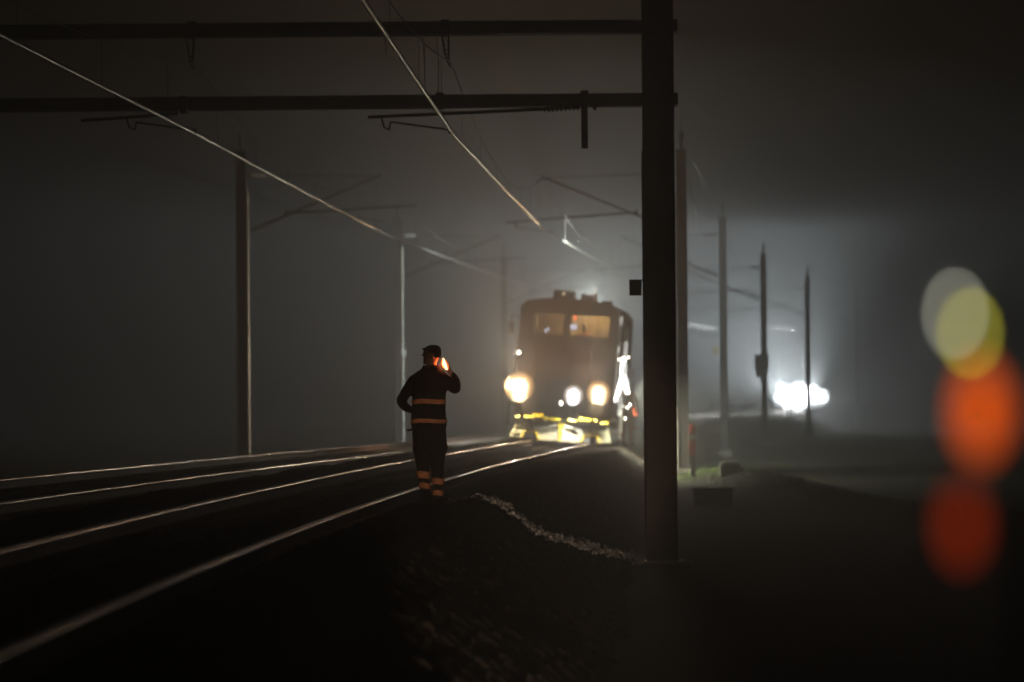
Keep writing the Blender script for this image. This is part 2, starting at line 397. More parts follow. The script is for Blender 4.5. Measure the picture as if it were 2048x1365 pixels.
# ------------------------------------------------------------------ overhead line masts
def insulator_string(mb, a, b, r=.05, n=7):
    a = Vector(a); b = Vector(b); pts = []; rs = []
    for i in range(n):
        for (t, q) in ((.1,.45),(.35,1),(.6,1),(.85,.45)):
            pts.append(a.lerp(b, (i+t)/n)); rs.append(r*q)
    mb.tube(pts, rs, 10); return mb
def mast_obj(label, side, H=6.5+1.1, reach=3.65, group=None, strip=False, base=-1.0, feeder=True, dark=False):
    """mast at its own origin (rail-top level z=0). side=-1: arm reaches to -x, side=+1: to +x."""
    t = thing('overhead_mast', label, 'mast', group=group)
    w = .26
    mb = MB()
    # I section: two flanges facing the track, web between them, narrowing a little to the top
    for x in (-w/2+.01, w/2-.01): mb.box((x, 0, (H+base)/2), (.022, .24, H-base))
    mb.box((0, 0.0, (H+base)/2), (w-.044, .014, H-base))
    for z in (1.2, 3.0, 4.8, 6.4): mb.box((0, -.03, z), (w-.05, .05, .02))
    mb.box((0, 0, H+.012), (w+.04, .28, .02))
    mb.build('post', M['mast2'] if not dark else M['mast'], t)
    MB().box((0, 0, base-.05), (.55, .55, .40), bev=.03).build('foundation', M['sleeper'], t)
    if strip:
        MB().tube([(w/2+.045, -.10, base+.1), (w/2+.045, -.10, H-1.0)], .04, 14).build('cable_conduit', M['strip'], t)
    if feeder:
        mb = MB().tube([(0,0,H+.02),(0,0,H+.2)], .03, 8)
        mb.build('spindle', M['mast2'], t)
        mb = MB(); insulator_string(mb, (0,0,H+.18), (0,0,H+.5), .075, 3); mb.build('feeder_insulator', M['insul'], t)
    s = side
    # cantilever
    zt_, zl_ = 7.1-.1, 5.48
    ax = s*w/2
    mb = MB(); insulator_string(mb, (ax+s*.12, 0, zt_), (ax+s*.55, 0, zt_), .055, 6)
    mb.build('top_insulator', M['insul_w'] if strip else M['insul'], t)
    MB().tube([(ax, 0, zt_), (ax+s*.14, 0, zt_)], .03, 6).build('arm_bracket', M['mast2'], t)
    MB().tube([(ax+s*.53, 0, zt_), (s*reach, 0, zt_-.07)], .016, 6).build('tie_rod', M['tube'], t)
    mb = MB(); insulator_string(mb, (ax+s*.10, 0, zl_+.05), (ax+s*.58, 0, zl_+.26), .065, 6); mb.build('lower_insulator', M['insul'], t)
    MB().tube([(ax, 0, zl_), (ax+s*.12, 0, zl_+.06)], .035, 6).build('arm_bracket', M['mast2'], t)
    MB().tube([(ax+s*.56, 0, zl_+.25), (s*(reach+.02), 0, zt_-.03)], .032, 8).build('cantilever_tube', M['tube'], t)
    mb = MB().tube([(s*1.2, 0, zl_+.52), (s*4.6, 0, zl_+.52+(.16 if s > 0 else -.22))], .026, 8)
    mb.tube([(s*1.18, 0, zl_+.46), (s*1.18, 0, zl_+.58)], .04, 6)
    mb.build('registration_tube', M['tube'], t)
    x0 = s*4.35 if s < 0 else s*2.75; z_ = zl_+.52+(.05 if s > 0 else -.2)
    mb = MB().tube([(x0, 0, z_), (x0+.02, 0, z_-.16), (x0+.05, 0, z_-.18)], .018, 6)
    mb.tube([(x0+.03, 0, z_-.15), (x0+1.0, 0, z_-.30)], .013, 6)
    mb.build('steady_arm', M['tube'], t)
    return t
gm = 'overhead line masts on the right of the track'
gl_ = 'overhead line masts on the left of the tracks'
MR = [(100, 4.45, 'first tall mast behind the big gantry post, red and white marker at its foot'),
      (137, 7.55, 'mast between the gantry post and the mast carrying a grey cabinet'),
      (173, 11.35, 'mast carrying a grey cabinet halfway up, left of the white floodlights'),
      (209, 16.1, 'faint mast standing in front of the far white floodlights'),
      (248, 22.3, 'barely visible last mast right of the far white floodlights')]
right_masts = []
for i, (D, X, lab) in enumerate(MR):
    m = mast_obj(lab, -1, group=gm, base=-.85) if i == 0 else copy_tree(right_masts[0])
    m['label'] = lab; m.location = (X, D, float(zt(D))); m.rotation_euler = (0, 0, -math.atan(slope(D))); right_masts.append(m)
ML = [(100, -7.03, 'nearest mast left of the person, pale strip down its right edge'),
      (137, -4.05, 'hazy mast directly behind the standing person'),
      (173, -.35, 'faint mast between the person and the work vehicle')]
left_masts = []
for i, (D, X, lab) in enumerate(ML):
    m = mast_obj(lab, 1, group=gl_, strip=True, base=-.9) if i == 0 else copy_tree(left_masts[0])
    m['label'] = lab; m.location = (X, D, .05); m.rotation_euler = (0, 0, -math.atan(slope(D))*.6); left_masts.append(m)
# small fittings on single masts
def plate(px0, py0, px1, py1, D, m, name, parent, th=.02):
    a = P(px0, py0, D); b = P(px1, py1, D)
    c = (a+b)/2; q = parent.matrix_world.inverted() if False else Matrix.LocRotScale(parent.location, parent.rotation_euler, None).inverted()
    o = MB().box(q @ c, (abs(b.x-a.x), th, abs(a.z-b.z)), bev=.006).build(name, m, parent)
    return o
MB().tube([(-.175, -.10, -.7), (-.175, -.10, 6.4)], .035, 12).build('cable_conduit', M['strip'], right_masts[0])
plate(1425, 694, 1437, 709, 136.8, M['ivory'], 'number_plate', right_masts[1])
plate(803, 700, 813, 714, 136.8, M['white'], 'number_plate', left_masts[1])
pb = MB(); rm = right_masts[2]
q = Matrix.LocRotScale(rm.location, rm.rotation_euler, None).inverted()
a = q @ P(1524, 727, 172.7)
pb.box((a.x, a.y-.18, a.z), (.62, .32, .72), bev=.02); pb.box((a.x-.04, a.y-.18, a.z-.5), (.42, .28, .28), bev=.02)
pb.box((a.x, a.y-.19, a.z+.38), (.7, .42, .04))
pb.build('cabinet', M['box'], rm)
a = q @ P(1524, 727, 172.7); MB().box((a.x+.2, a.y-.35, a.z), (.04, .03, .12)).build('cabinet_latch', M['dark'], rm)

# feeder wire over the right-hand masts and left-hand masts
def sag(a, b, s, n=14):
    a = Vector(a); b = Vector(b)
    return [a.lerp(b, k/n) + Vector((0, 0, -s*4*(k/n)*(1-k/n))) for k in range(n+1)]
pts = []
tops = [Vector((R1(20)+3.2, 20, 7.9)), Vector((2.35, 58, 8.15))]+[Vector((X, D, 8.12+float(zt(D)))) for D, X, _ in MR]
for a, b in zip(tops[:-1], tops[1:]): pts += sag(a, b, .35)[:-1]
pts.append(tops[-1])
tag(MB().tube(pts, .009, 5).build('feeder_wire', M['rope']), 'thin dark feeder wire running over the tops of the right hand masts', 'wire')
pts = []
for m1, m2 in zip(right_masts[:-1], right_masts[1:]):
    pts += sag(m1.location+Vector((.2, 0, 6.9)), m2.location+Vector((-.55, 0, 6.95)), .55)[:-1]
tag(MB().tube(pts, .008, 5).build('return_wire', M['rope']), 'thin slack wire looping between the right hand masts below their tops', 'wire')

# ------------------------------------------------------------------ overhead lines (contact wire, messenger, droppers)
def overhead(label, cpts, mz, nd=7):
    t = thing('overhead_line', label, 'overhead line')
    cw = []
    for a, b in zip(cpts[:-1], cpts[1:]): cw += sag(a, b, .02, 10)[:-1]
    cw.append(Vector(cpts[-1]))
    MB().tube(cw, .027, 12).build('contact_wire', M['wire'], t)
    ms = []
    for i, (a, b) in enumerate(zip(cpts[:-1], cpts[1:])):
        A = Vector((a[0], a[1], mz[i])); B = Vector((b[0], b[1], mz[i+1]))
        low = min(a[2], b[2])+.42
        s_ = (A.z+B.z)/2-low; sg = sag(A, B, s_, 16); ms += sg[:-1]
        for k in range(1, 2*nd, 2):
            f = k/(2*nd); top = A.lerp(B, f)+Vector((0,0,-s_*4*f*(1-f))); bot = Vector(a).lerp(Vector(b), f)
            if a[1] > 160: continue
            MB().tube([bot, top], .0045, 4).build('dropper', M['rope'], t)
    ms.append(B)
    MB().tube(ms, .007, 6).build('messenger_wire', M['rope'], t)
    return t
cr = [P(898, 264, 58)]
rc = [Vector((-2.15, 16, 5.15)), P(903, 263, 58), P(1086, 456, 100), P(1250, 554, 137), P(1380, 609, 175), P(1522, 651, 212), Vector((18.6, 248, 5.6))]
rc = [Vector((-2.4, -18, 5.1))]+rc
overhead('overhead line of the nearer track, its steep bright wire ending above the work vehicle', rc, [6.6,6.6,6.25,7.0,7.0,7.0,7.05,7.1])
lc = [Vector((-8.1, -18, 5.1)), Vector((-6.9, 16, 5.15)), P(392, 268, 58), P(768, 467, 100), P(1003, 556, 137), P(1170, 604, 173), P(1292, 637, 209), Vector((13.8, 248, 5.6))]
overhead('overhead line of the left track, its long shallow pale wire running behind the vehicle', lc, [6.6,6.6,6.25,7.0,7.0,7.0,7.0,7.1])

# ------------------------------------------------------------------ gantry
GD = 58.0
gx = P(1321, 800, GD).x
gb = P(1325, 1123, GD).z
gan = thing('portal_gantry', 'massive dark gantry post with two horizontal beams reaching over both tracks to the left', 'gantry', (gx, GD, 0))
def rel(p): return Vector(p)-Vector((gx, GD, 0))
mb = MB(); gw = (P(1352, 600, GD)-P(1290, 600, GD)).x
H0, H1 = gb-.05, 8.4
for x in (-gw/2+.012, gw/2-.012): mb.box((x, 0, (H0+H1)/2), (.024, .42, H1-H0))
mb.box((0, -.06, (H0+H1)/2), (gw-.048, .02, H1-H0))
for z in np.arange(gb+.7, H1, 1.15): mb.box((0, -.13, z), (gw-.05, .12, .018))
mb.build('post', M['mast'], gan)
mb = MB().box((-gw/2-.012, .1, gb+3.2), (.016, .05, 6.0)); mb.build('earthing_strip', M['mast2'], gan)
fz = gb
mb = MB().box((.02, 0, gb-.32), (.95, .95, .6), bev=.03)
mb.build('foundation', M['concrete'], gan)
mb = MB().box((.03, 0, gb+.0), (.72, .6, .03), bev=.004)
for sx in (-.29, .35):
    for sy in (-.22, .22): mb.tube([(sx, sy, gb), (sx, sy, gb+.06)], .018, 6)
mb.build('base_plate', M['strip'], gan)
# far-left post of the gantry (outside the frame on the left) so that the beams rest on something
lx = -9.7-gx
mb = MB()
for x in (-gw/2+.012, gw/2-.012): mb.box((lx+x, 0, (H0+H1)/2), (.024, .42, H1-H0))
mb.box((lx, -.06, (H0+H1)/2), (gw-.048, .02, H1-H0)); mb.build('post', M['mast'], gan)
def beam(yc, th, y0=0.0):
    zc_ = P(1000, yc, GD).z
    mb = MB(); h = th/132
    for sy in (-.11, .11):
        mb.box((lx/2, sy+y0, zc_), (abs(lx)-gw+.0, .012, h))
        mb.box((lx/2, sy*1.25+y0, zc_+h/2-.006), (abs(lx)-gw+.0, .07, .014)); mb.box((lx/2, sy*1.25+y0, zc_-h/2+.006), (abs(lx)-gw+.0, .07, .014))
    for x in np.arange(lx+.8, -.5, .9): mb.box((x, y0, zc_-.02), (.05, .2, h*.5))
    o = mb.build('beam', M['mast'], gan)
    mb = MB().box((.02, y0, zc_), (gw+.08, .5, h*.92)); mb.build('beam_clamp', M['mast'], gan)
    return zc_, h
zb1, hb1 = beam(57, 26); zb2, hb2 = beam(203, 25)
# clamps, hanging post and registration arms
def bx(px, py): p = P(px, py, GD); return rel(p)
for px, py in ((880, 203), (1169, 199), (368, 210)):
    c = bx(px, py); MB().box((c.x, 0, c.z), (.12, .36, hb2+.06), bev=.01).build('beam_bracket', M['mast'], gan)
for px, py in ((890, 57), (385, 61)):
    c = bx(px, py); MB().box((c.x, 0, c.z), (.13, .36, hb1+.05), bev=.01).build('beam_bracket', M['mast'], gan)
def regset(px_post, pa, pb_, pc, pd, ins_left):
    c = bx(*px_post)
    if px_post[0] > 900:
        MB().box((c.x, -.22, zb2-.32), (.10, .10, .84), bev=.008).build('hanging_post', M['mast'], gan)
    a = bx(*pa); b = bx(*pb_)
    o = MB().tube([(a.x, -.22, a.z), (b.x, -.22, b.z)], .026, 8).build('registration_tube', M['tube'], gan)
    mb = MB(); insulator_string(mb, (b.x, -.22, b.z), (c.x-.06, -.22, b.z+.03), .055, 9); mb.build('insulator', M['insul'], gan)
    k1 = bx(*pc); k2 = bx(*pd)
    mb = MB().tube([(k1.x-.14, -.22, a.z+.02), (k1.x-.10, -.22, k1.z-.08), (k1.x-.02, -.22, k1.z-.12), (k1.x, -.22, k1.z)], .018, 6)
    mb.tube([(k1.x, -.22, k1.z), (k2.x, -.22, k2.z)], .016, 6); mb.box((k2.x+.03, -.22, k2.z-.02), (.05, .05, .08))
    mb.build('steady_arm', M['tube'], gan)
regset((1168, 203), (737, 237), (1085, 221), (782, 246), (896, 262), True)
regset((368, 214), (165, 244), (318, 233), (275, 247), (388, 263), True)
c = bx(1186, 216)
MB().box((c.x+.02, -.24, c.z-.01), (.05, .06, .09)).build('post_fitting', M['clip'], gan)
# V hangers under the upper beam with the messenger clamp
for (px, py, qx, qy) in ((890, 72, 895, 122), (380, 75, 383, 128)):
    c = bx(px, py); e = bx(qx, qy)
    mb = MB(); insulator_string(mb, (c.x-.05, -.05, c.z+.02), (e.x-.01, -.05, e.z), .024, 6); insulator_string(mb, (c.x+.06, .05, c.z+.02), (e.x+.01, .05, e.z), .024, 6)
    mb.build('hanger_insulator', M['insul'], gan)
    MB().tube([(e.x-.01, 0, e.z+.0), (e.x+.045, -.05, e.z-.085)], .017, 8).build('suspension_clamp', M['strip'], gan)
# looping jumper cables
tag(MB().tube([(bx(935, 74).x, 0, bx(935, 74).z)]+[(v.x, 0, v.z) for v in sag(bx(935, 74), bx(1060, 66), .09)], .008, 5).build('jumper_cable', M['rope'], gan))
for pxs in ((846, 72, 848, 190), (768, 76, 771, 110), (873, 75, 876, 185)):
    a = bx(pxs[0], pxs[1]); b = bx(pxs[2], pxs[3]); MB().tube([(a.x, .1, a.z), ((a.x+b.x)/2+.02, .1, (a.z+b.z)/2), (b.x, .1, b.z)], .008, 5).build('jumper_cable', M['rope'], gan)
# small sign on a bracket
a = bx(1258, 560); b = bx(1283, 592)
sg_ = MB().box(((a.x+b.x)/2, -.1, (a.z+b.z)/2), (b.x-a.x, .02, a.z-b.z), bev=.004).build('sign_plate', M['sign'], gan)
MB().box(((b.x-gw/2)/2, -.085, a.z-.012), (abs(b.x+gw/2)+.12, .03, .022)).build('sign_bracket', M['mast'], gan)
a = bx(1290, 388); MB().box((a.x-.01, -.14, a.z), (.04, .09, .22), bev=.006).build('lock_box', M['mast'], gan)
MB().ball((a.x-.015, -.2, a.z), .018).build('lock_knob', M['clip'], gan)

# ------------------------------------------------------------------ marker post at foot of first mast
p = P(1386, 918, 97.5)
mp_ = thing('marker_post', 'red and white striped marker post at the foot of the first mast behind the gantry', 'marker post', (p.x, p.y, float(ground_z(p.x, p.y))))
hh = P(1386, 848, 97.5).z-mp_.location.z; n0 = int(7)
MB().box((0, 0, hh*.2), (.10, .04, hh*.4)).build('stake', M['dark'], mp_)
for k in range(6):
    z0_ = hh*(.4+.1*k); MB().box((0, -.004*(k % 2), z0_+hh*.05), (.15, .05+.004*(k % 2), hh*.098), bev=.006).build('band', M['white'] if k in (3,) else M['red'], mp_)
# cable box lower right, concrete block on the grass ridge
def cable_box():
    c = hit(1425, 1012, 40, 120); s_ = F/c.y
    t = thing('cable_trough_box', 'low dark cable box on the ground right of the gantry foot', 'cable box', (c.x, c.y, c.z))
    w = 78/s_; h = 34/s_
    MB().box((0, 0, h/2-.02), (w, .5, h), bev=.01).build('box_body', M['box'], t); MB().box((0, 0, h), (w+.06, .56, .05), bev=.01).build('lid', M['dark'], t)
cable_box()
c = P(1460, 934, 95); c.z = float(ground_z(c.x, c.y))
blk = MB(); blk.box((0, 0, .10), (.52, .5, .34), bev=.04); blk.box((.02, 0, .285), (.40, .4, .05), bev=.02)
tag(blk.build('concrete_block', M['concrete'], None, c), 'pale concrete block sitting on top of the grassy ridge', 'block')
# grass on the ridge
mb = MB()
for k in range(9000):
    j = random.random()**.8*(len(_ridge)-1.01); i = int(j); f = j-i
    X = _ridge[i][0]*(1-f)+_ridge[i+1][0]*f+random.gauss(0, .55); D = _ridge[i][1]*(1-f)+_ridge[i+1][1]*f+random.gauss(0, 2.2)
    z = float(ground_z(X, D)); h = random.uniform(.03, .13); w = random.uniform(.006, .014); a = random.random()*6.28
    dx, dy = math.cos(a)*w, math.sin(a)*w; lx_, ly_ = random.gauss(0, .035), random.gauss(0, .035)
    mb.add([(X-dx, D-dy, z-.01), (X+dx, D+dy, z-.01), (X+lx_, D+ly_, z+h)], [(0,1,2)])
tag(mb.build('grass', M['grass']), 'short green grass along the low ridge on the right', 'grass', kind='stuff')

# ------------------------------------------------------------------ work vehicle
def vehicle(label, lampL, lampC, detail=True):
    t = thing('work_vehicle', label, 'rail vehicle')
    L = 7.2; W = 1.26
    # cab shell as a ring of walls with real window openings in front
    prof = [(-W,.95),(-W,3.40),(-1.10,3.55),(-.5,3.66),(.5,3.66),(1.08,3.55),(W,3.36),(W,.95)]
    mb = MB()
    # side walls, roof (thickness 5 cm), rear wall
    inner = [(x*.96, z-.05 if z > 2 else z) for x, z in prof]
    for i in range(len(prof)-1):
        quad = [prof[i], prof[i+1], inner[i+1], inner[i]]
        mb.prism(quad, 'y', .06, L)
    mb.build('body', M['body'], t)
    front = MB()
    for (x0, x1, z0_, z1) in ((-W+.003,W-.003,.95,2.70),(-W+.003,W-.003,3.28,3.36),(-W+.003,-.94,2.70,3.28),(-.10,.02,2.70,3.28),(1.06,W-.003,2.70,3.28)):
        front.box(((x0+x1)/2, .0, (z0_+z1)/2), (x1-x0, .12, z1-z0_))
    front.prism([(-W+.003,3.361),(-1.10,3.547),(-.5,3.657),(.5,3.657),(1.08,3.547),(W-.003,3.361)], 'y', -.06, .06)
    fr = front.build('front_wall', M['body'], t)
    for (x0, x1) in ((-.94,-.10),(.02,1.06)):
        w_ = MB().box(((x0+x1)/2, -.02, 2.99), (x1-x0, .012, .58)).build('windscreen', M['glass'] if detail else M['dark'], t)
        f = MB()
        for zz in (2.70, 3.28): f.box(((x0+x1)/2, -.07, zz), (x1-x0+.06, .03, .04))
        for xx in (x0, x1): f.box((xx, -.07, 2.99), (.04, .03, .54))
        f.build('window_frame', M['dark'], w_)
        MB().tube([((x0+x1)/2+.1, -.1, 2.68), ((x0+x1)/2-.2, -.1, 3.06)], .012, 5).build('wiper', M['dark'], w_)
    MB().box((0, 1.9, 2.2), (2.3, .05, 2.4)).build('cab_bulkhead', M['cabin'] if detail else M['dark'], t)
    MB().box((0, .95, 1.9), (2.3, 1.7, .05)).build('cab_floor', M['dark'], t)
    MB().box((0, .30, 2.45), (2.2, .4, .22), bev=.04).build('dashboard', M['dark'], t)
    if detail:
        MB().box((.10, .25, 2.95), (.17, .04, .11), bev=.01).build('screen', M['screen'], t)
        MB().box((-.58, .3, 2.83), (.13, .04, .07), Euler((0,-.5,0)).to_matrix(), bev=.01).build('screen', M['screen'], t)
        for (x, z, w_, h_) in ((.30,3.23,.26,.06),(.10,3.08,.06,.12),(.70,3.05,.06,.22),(-.86,3.05,.04,.3)):
            MB().box((x, .5, z), (w_, .03, h_)).build('cab_strip_light', M['cabstrip'], t)
        MB().box((.11, .45, 3.19), (.08, .05, .08), bev=.02).build('indicator', M['redlamp'], t)
    # buffers, seams, step, coupling hook
    for x in (-.86, .86):
        MB().tube([(x, -.12, .86), (x, -.40, .86)], .07, 12).tube([(x, -.40, .86), (x, -.44, .86)], .19, 18).build('buffer', M['dark'], t)
    mb = MB()
    for z in (1.02, 1.72, 2.58): mb.box((0, -.066, z), (2*W-.1, .012, .022))
    for x in (-.42, .12, .6): mb.box((x, -.068, 1.35 if x != .12 else 1.85), (.018, .012, .62 if x != .12 else 1.4))
    mb.build('panel_seam', M['dark'], t)
    mb = MB()
    for k in range(9): mb.box((-.55+k*.06, -.07, 2.15), (.02, .02, .3))
    mb.build('ventilation_grille', M['dark'], t)
    # roof equipment
    mb = MB(); mb.box((-.20, .5, 3.75), (.54, .6, .22), bev=.03); mb.box((.40, .7, 3.73), (.34, .7, .17), bev=.03)
    mb.tube([(0,.3,3.6),(0,.3,3.74)], .05, 8); mb.build('roof_equipment', M['dark'], t)
    MB().ball((-.20, .12, 3.78), .05).build('roof_lamp', M['cabstrip'], t)
    MB().tube([(.62, .3, 3.6), (.62, .3, 3.86)], [.05, .035], 10).build('beacon', M['ivory'], t)
    # lower front: bumper beam with yellow pieces
    MB().box((0, .05, .78), (2.5, .35, .34), bev=.03).build('headstock', M['dark'], t)
    MB().box((0, L/2, .72), (2.2, L-.3, .28)).build('underframe', M['dark'], t)
    def lamp(x, z, r, m, name='headlight', hood=True):
        h = MB(); h.tube([(x, -.055, z), (x, -.34, z), (x, -.40, z)], [r*1.05, r*1.3, r*1.43], 24); o = h.build(name, M['dark'], t)
        if r > .1: halo_lens(x, -.403, z, r*1.42, 'lens', m, o)
        else: MB().tube([(x, -.402, z), (x, -.416, z), (x, -.424, z)], [r, r*.97, r*.6], 24).build('lens', m, o)
        return o
    lamp(-1.12, 1.33, .27, lampL); lamp(.89, 1.31, .22, lampL); lamp(.26, 1.21, .18, lampC)
    if detail:
        lamp(-.04, .99, .045, M['pin'], 'marker_light'); lamp(-1.2, 2.2, .045, M['pin'], 'marker_light')
        MB().tube([(-1.2, -.05, 2.2), (-1.2, .1, 2.2)], .02, 6).build('lamp_bracket', M['dark'], t)
        for x in (-1.15,): MB().box((x, -.12, .98), (.07, .04, .22), bev=.01).build('side_reflector', M['orange'], t)
        # grab rails and hoses at the front
        for x in (-.75, .62): MB().tube([(x, -.07, 1.05), (x, -.17, 1.1), (x, -.17, 2.3), (x, -.07, 2.35)], .018, 6).build('front_grab_rail', M['dark'], t)
        mb = MB()
        for x in (-.15, .18, .35): mb.tube([(x, -.1, .98), (x, -.24, .86), (x+.02, -.26, .62), (x+.05, -.2, .5)], .024, 6)
        mb.build('brake_hose', M['dark'], t)
    # yellow hazard bits along the plough hanger
    for (x, z, w_, h_) in ((-1.12,.53,.13,.05),(-.80,.56,.30,.08),(-.60,.62,.28,.12),(-.40,.54,.16,.07),(-.14,.53,.26,.05),(.27,.53,.24,.06),(.50,.58,.10,.11),(.66,.58,.20,.09),(.86,.58,.10,.07),(1.10,.52,.22,.06)):
        MB().box((x, -.43, z+.03), (w_, .03, h_*1.3), Euler((-.75, 0, 0)).to_matrix(), bev=.008).build('yellow_step', M['yellow'], t)
    # snow plough: two angled mouldboards with openings over the rails
    def moulds(sgn):
        pr = [(.02,.40),(1.18,.40),(1.30,.02),(.98,.00),(.93,.16),(.62,.16),(.54,-.02),(.02,-.04)]
        vs = []
        for y in (0, .03):
            for (x, z) in pr: vs.append((sgn*x, -.34+abs(x)*.18+y+(.40-z)*-.75, z+.05))
        n = len(pr); fs = [tuple(range(n)), tuple(range(2*n-1, n-1, -1))]+[(i, i+n, (i+1) % n+n, (i+1) % n) for i in range(n)]
        o = MB().add(vs, fs).build('plough_blade', M['plough'], t)
        e = MB(); pts_ = [(.98,.0),(.93,.16),(.62,.16),(.54,-.02)]
        for a, b in zip(pts_[:-1], pts_[1:]):
            f = lambda q: (sgn*q[0], -.365+abs(q[0])*.18+(.40-q[1])*-.75, q[1]+.05); e.tube([f(a), f(b)], .028, 6)
        e.build('arch_edge', M['yellow'], o)
        return o
    moulds(-1); moulds(1)
    MB().loft([[Vector((x*w, y+dy, z)) for (x, dy) in ((-1,-.02),(1,-.02),(1,.02),(-1,.02))] for (w, y, z) in ((.10,-.36,.47),(.05,-.42,.36),(.025,-.66,.04))], True, False).build('plough_nose', M['yellow'], t)
    MB().box((0,-.30,.42),(2.3,.06,.10)).build('plough_hanger', M['dark'], t)
    for x in (-1, 1): MB().tube([(x*1.05,-.22,.72),(x*.72,-.42,.30)], .03, 6).build('plough_strut', M['dark'], t)
    # wheels
    for y in (1.4, 5.6):
        for sx in (-.72, .72):
            w_ = MB().tube([(sx-.065, y, .42), (sx+.065, y, .42)], .42, 28); o = w_.build('wheel', M['clip'], t)
            MB().tube([(sx-.09, y, .42), (sx+.09, y, .42)], .16, 14).build('hub', M['dark'], o)
    for sx in (-1.08, 1.08):
        for y in (1.4, 5.6): MB().box((sx*.92, y, .55), (.2, .8, .3), bev=.03).build('axle_box', M['dark'], t)
    # right hand side: steps, handrails, door, mirror
    for sx in (1, -1):
        mb = MB()
        for y in (.35, 1.15):
            mb.tube([(sx*(W+.01), y, 1.0), (sx*(W+.12), y, 1.05), (sx*(W+.12), y, 2.6), (sx*(W+.01), y, 2.65)], .022, 8)
        mb.build('side_handrail', M['chrome'], t)
        d = MB().box((sx*(W+.012), .75, 2.05), (.03, .66, 2.0), bev=.01).build('cab_door', M['panel'], t)
        MB().box((sx*(W+.04), .5, 1.95), (.04, .14, .03)).build('handle', M['chrome'], d)
        MB().box((sx*(W+.03), .75, 2.72), (.012, .46, .5)).build('door_window', M['glass'], d)
        mb = MB()
        for z in (.35, .62, .9): mb.box((sx*(W+.1), .75, z), (.26, .62, .03))
        mb.tube([(sx*(W+.2), .46, .33), (sx*(W+.2), .46, 1.0)], .02, 6); mb.tube([(sx*(W+.2), 1.04, .33), (sx*(W+.2), 1.04, 1.0)], .02, 6)
        mb.build('side_steps', M['chrome'] if sx > 0 else M['dark'], t)
        m_ = MB().tube([(sx*W, .15, 3.1), (sx*(W+.22), .0, 3.15), (sx*(W+.22), .0, 2.7)], .014, 6).build('mirror_arm', M['dark'], t)
        MB().box((sx*(W+.22), -.0, 2.82), (.14, .04, .3), bev=.02).build('mirror', M['dark'], m_)
        for k in range(4): MB().box((sx*(W+.015), 2.2+k*1.25, 2.0), (.03, 1.1, 1.5), bev=.01).build('side_panel', M['body'], t)
        mb = MB()
        for y in (2.0, 3.2, 4.4, 5.6, 6.8): mb.tube([(sx*(W+.02), y, .95), (sx*(W+.14), y, 1.0), (sx*(W+.14), y, 2.0)], .02, 6)
        mb.tube([(sx*(W+.14), 2.0, 2.0), (sx*(W+.14), 6.8, 2.0)], .02, 6); mb.tube([(sx*(W+.14), 2.0, 1.5), (sx*(W+.14), 6.8, 1.5)], .02, 6)
        mb.build('walkway_rail', M['chrome'], t)
    return t
VD = 98.0
veh = vehicle('boxy track work vehicle facing the camera, two warm headlights, cream and yellow snow plough', M['lampY'], M['lampW'])
def on_track(D, u=-.7175): return Vector((float(R1(D))+u, D, .055+float(zt(D))))
veh.location = on_track(VD); veh.rotation_euler = (0, CANT, -math.atan(slope(VD+3)))
bpy.context.view_layer.update()
VM = Matrix.LocRotScale(veh.location, veh.rotation_euler, None)
# right side lamps, glowing bars and lit handrails (the glare on the vehicle's right edge)
def side_lamp(x, y, z, r, name='side_worklight', mm='lampS'):
    o = MB().box((x-.03, y+.06, z), (.05, .10, r*2.0), bev=.005).build(name, M['dark'], veh)
    MB().tube([(x, y, z), (x+.01, y-.02, z)], [r, r*.95], 16).build('lens', M[mm], o)
for (x, z, r) in ((1.43, 2.20, .062),): side_lamp(x, .3, z, r)
for (x, z) in ((1.30,2.20),(1.54,2.27),(1.49,2.04),(1.47,1.02),(1.60,.99),(1.66,1.06),(1.56,.70)): side_lamp(x, .5, z, .026, 'marker_light', 'pin')
M['glowbar'] = glow('white_bar_glow', (1,.98,.93), 9)
M['dimbar'] = glow('dim_lit_handrail', (.95,1,.93), .75)  # dim emission standing in for light on the handrails
for (x0, z0_, x1, z1, r) in ((1.44,1.80,1.34,1.30,.062),(1.46,1.80,1.60,1.34,.060),(1.34,1.34,1.29,1.12,.045),(1.40,2.12,1.40,1.84,.040)):  # bars that glow; the upright one stands for a lit handrail
    o = MB().tube([(x0, .36, z0_), (x1, .36, z1)], r*1.1, 10).build('glow_bar', M['dark'], veh)
    MB().tube([(x0, .30, z0_), (x1, .30, z1)], r, 12).build('lens', M['glowbar'], o)
for (x, z, w_, h_) in ((1.28,2.45,.06,.20),(1.47,2.52,.09,.38),(1.50,1.95,.07,.30),(1.60,1.62,.05,.2),(1.30,3.18,.08,.22),(1.42,1.0,.10,.5)):  # lit handrails, their brightness put in as emission
    o = MB().box((x, .44, z), (w_+.02, .05, h_+.02), bev=.01).build('lit_handrail', M['dark'], veh)
    MB().box((x, .408, z), (w_, .012, h_)).build('lens', M['dimbar'], o)  # glowing strip standing in for light on the handrail
MB().box((1.45, .50, 1.30), (.07, .05, 2.2)).build('access_ladder', M['chrome'], veh)
for x in (-.5,.5):  # rear lamps added to light the fog behind the vehicle
    o = MB().box((x, 7.3, 3.72), (.3, .14, .2), bev=.02).build('added_rear_lamp', M['dark'], veh)
    MB().box((x, 7.378, 3.72), (.26, .012, .16)).build('lens', M['lampS'], o)  # lens of the added rear lamp

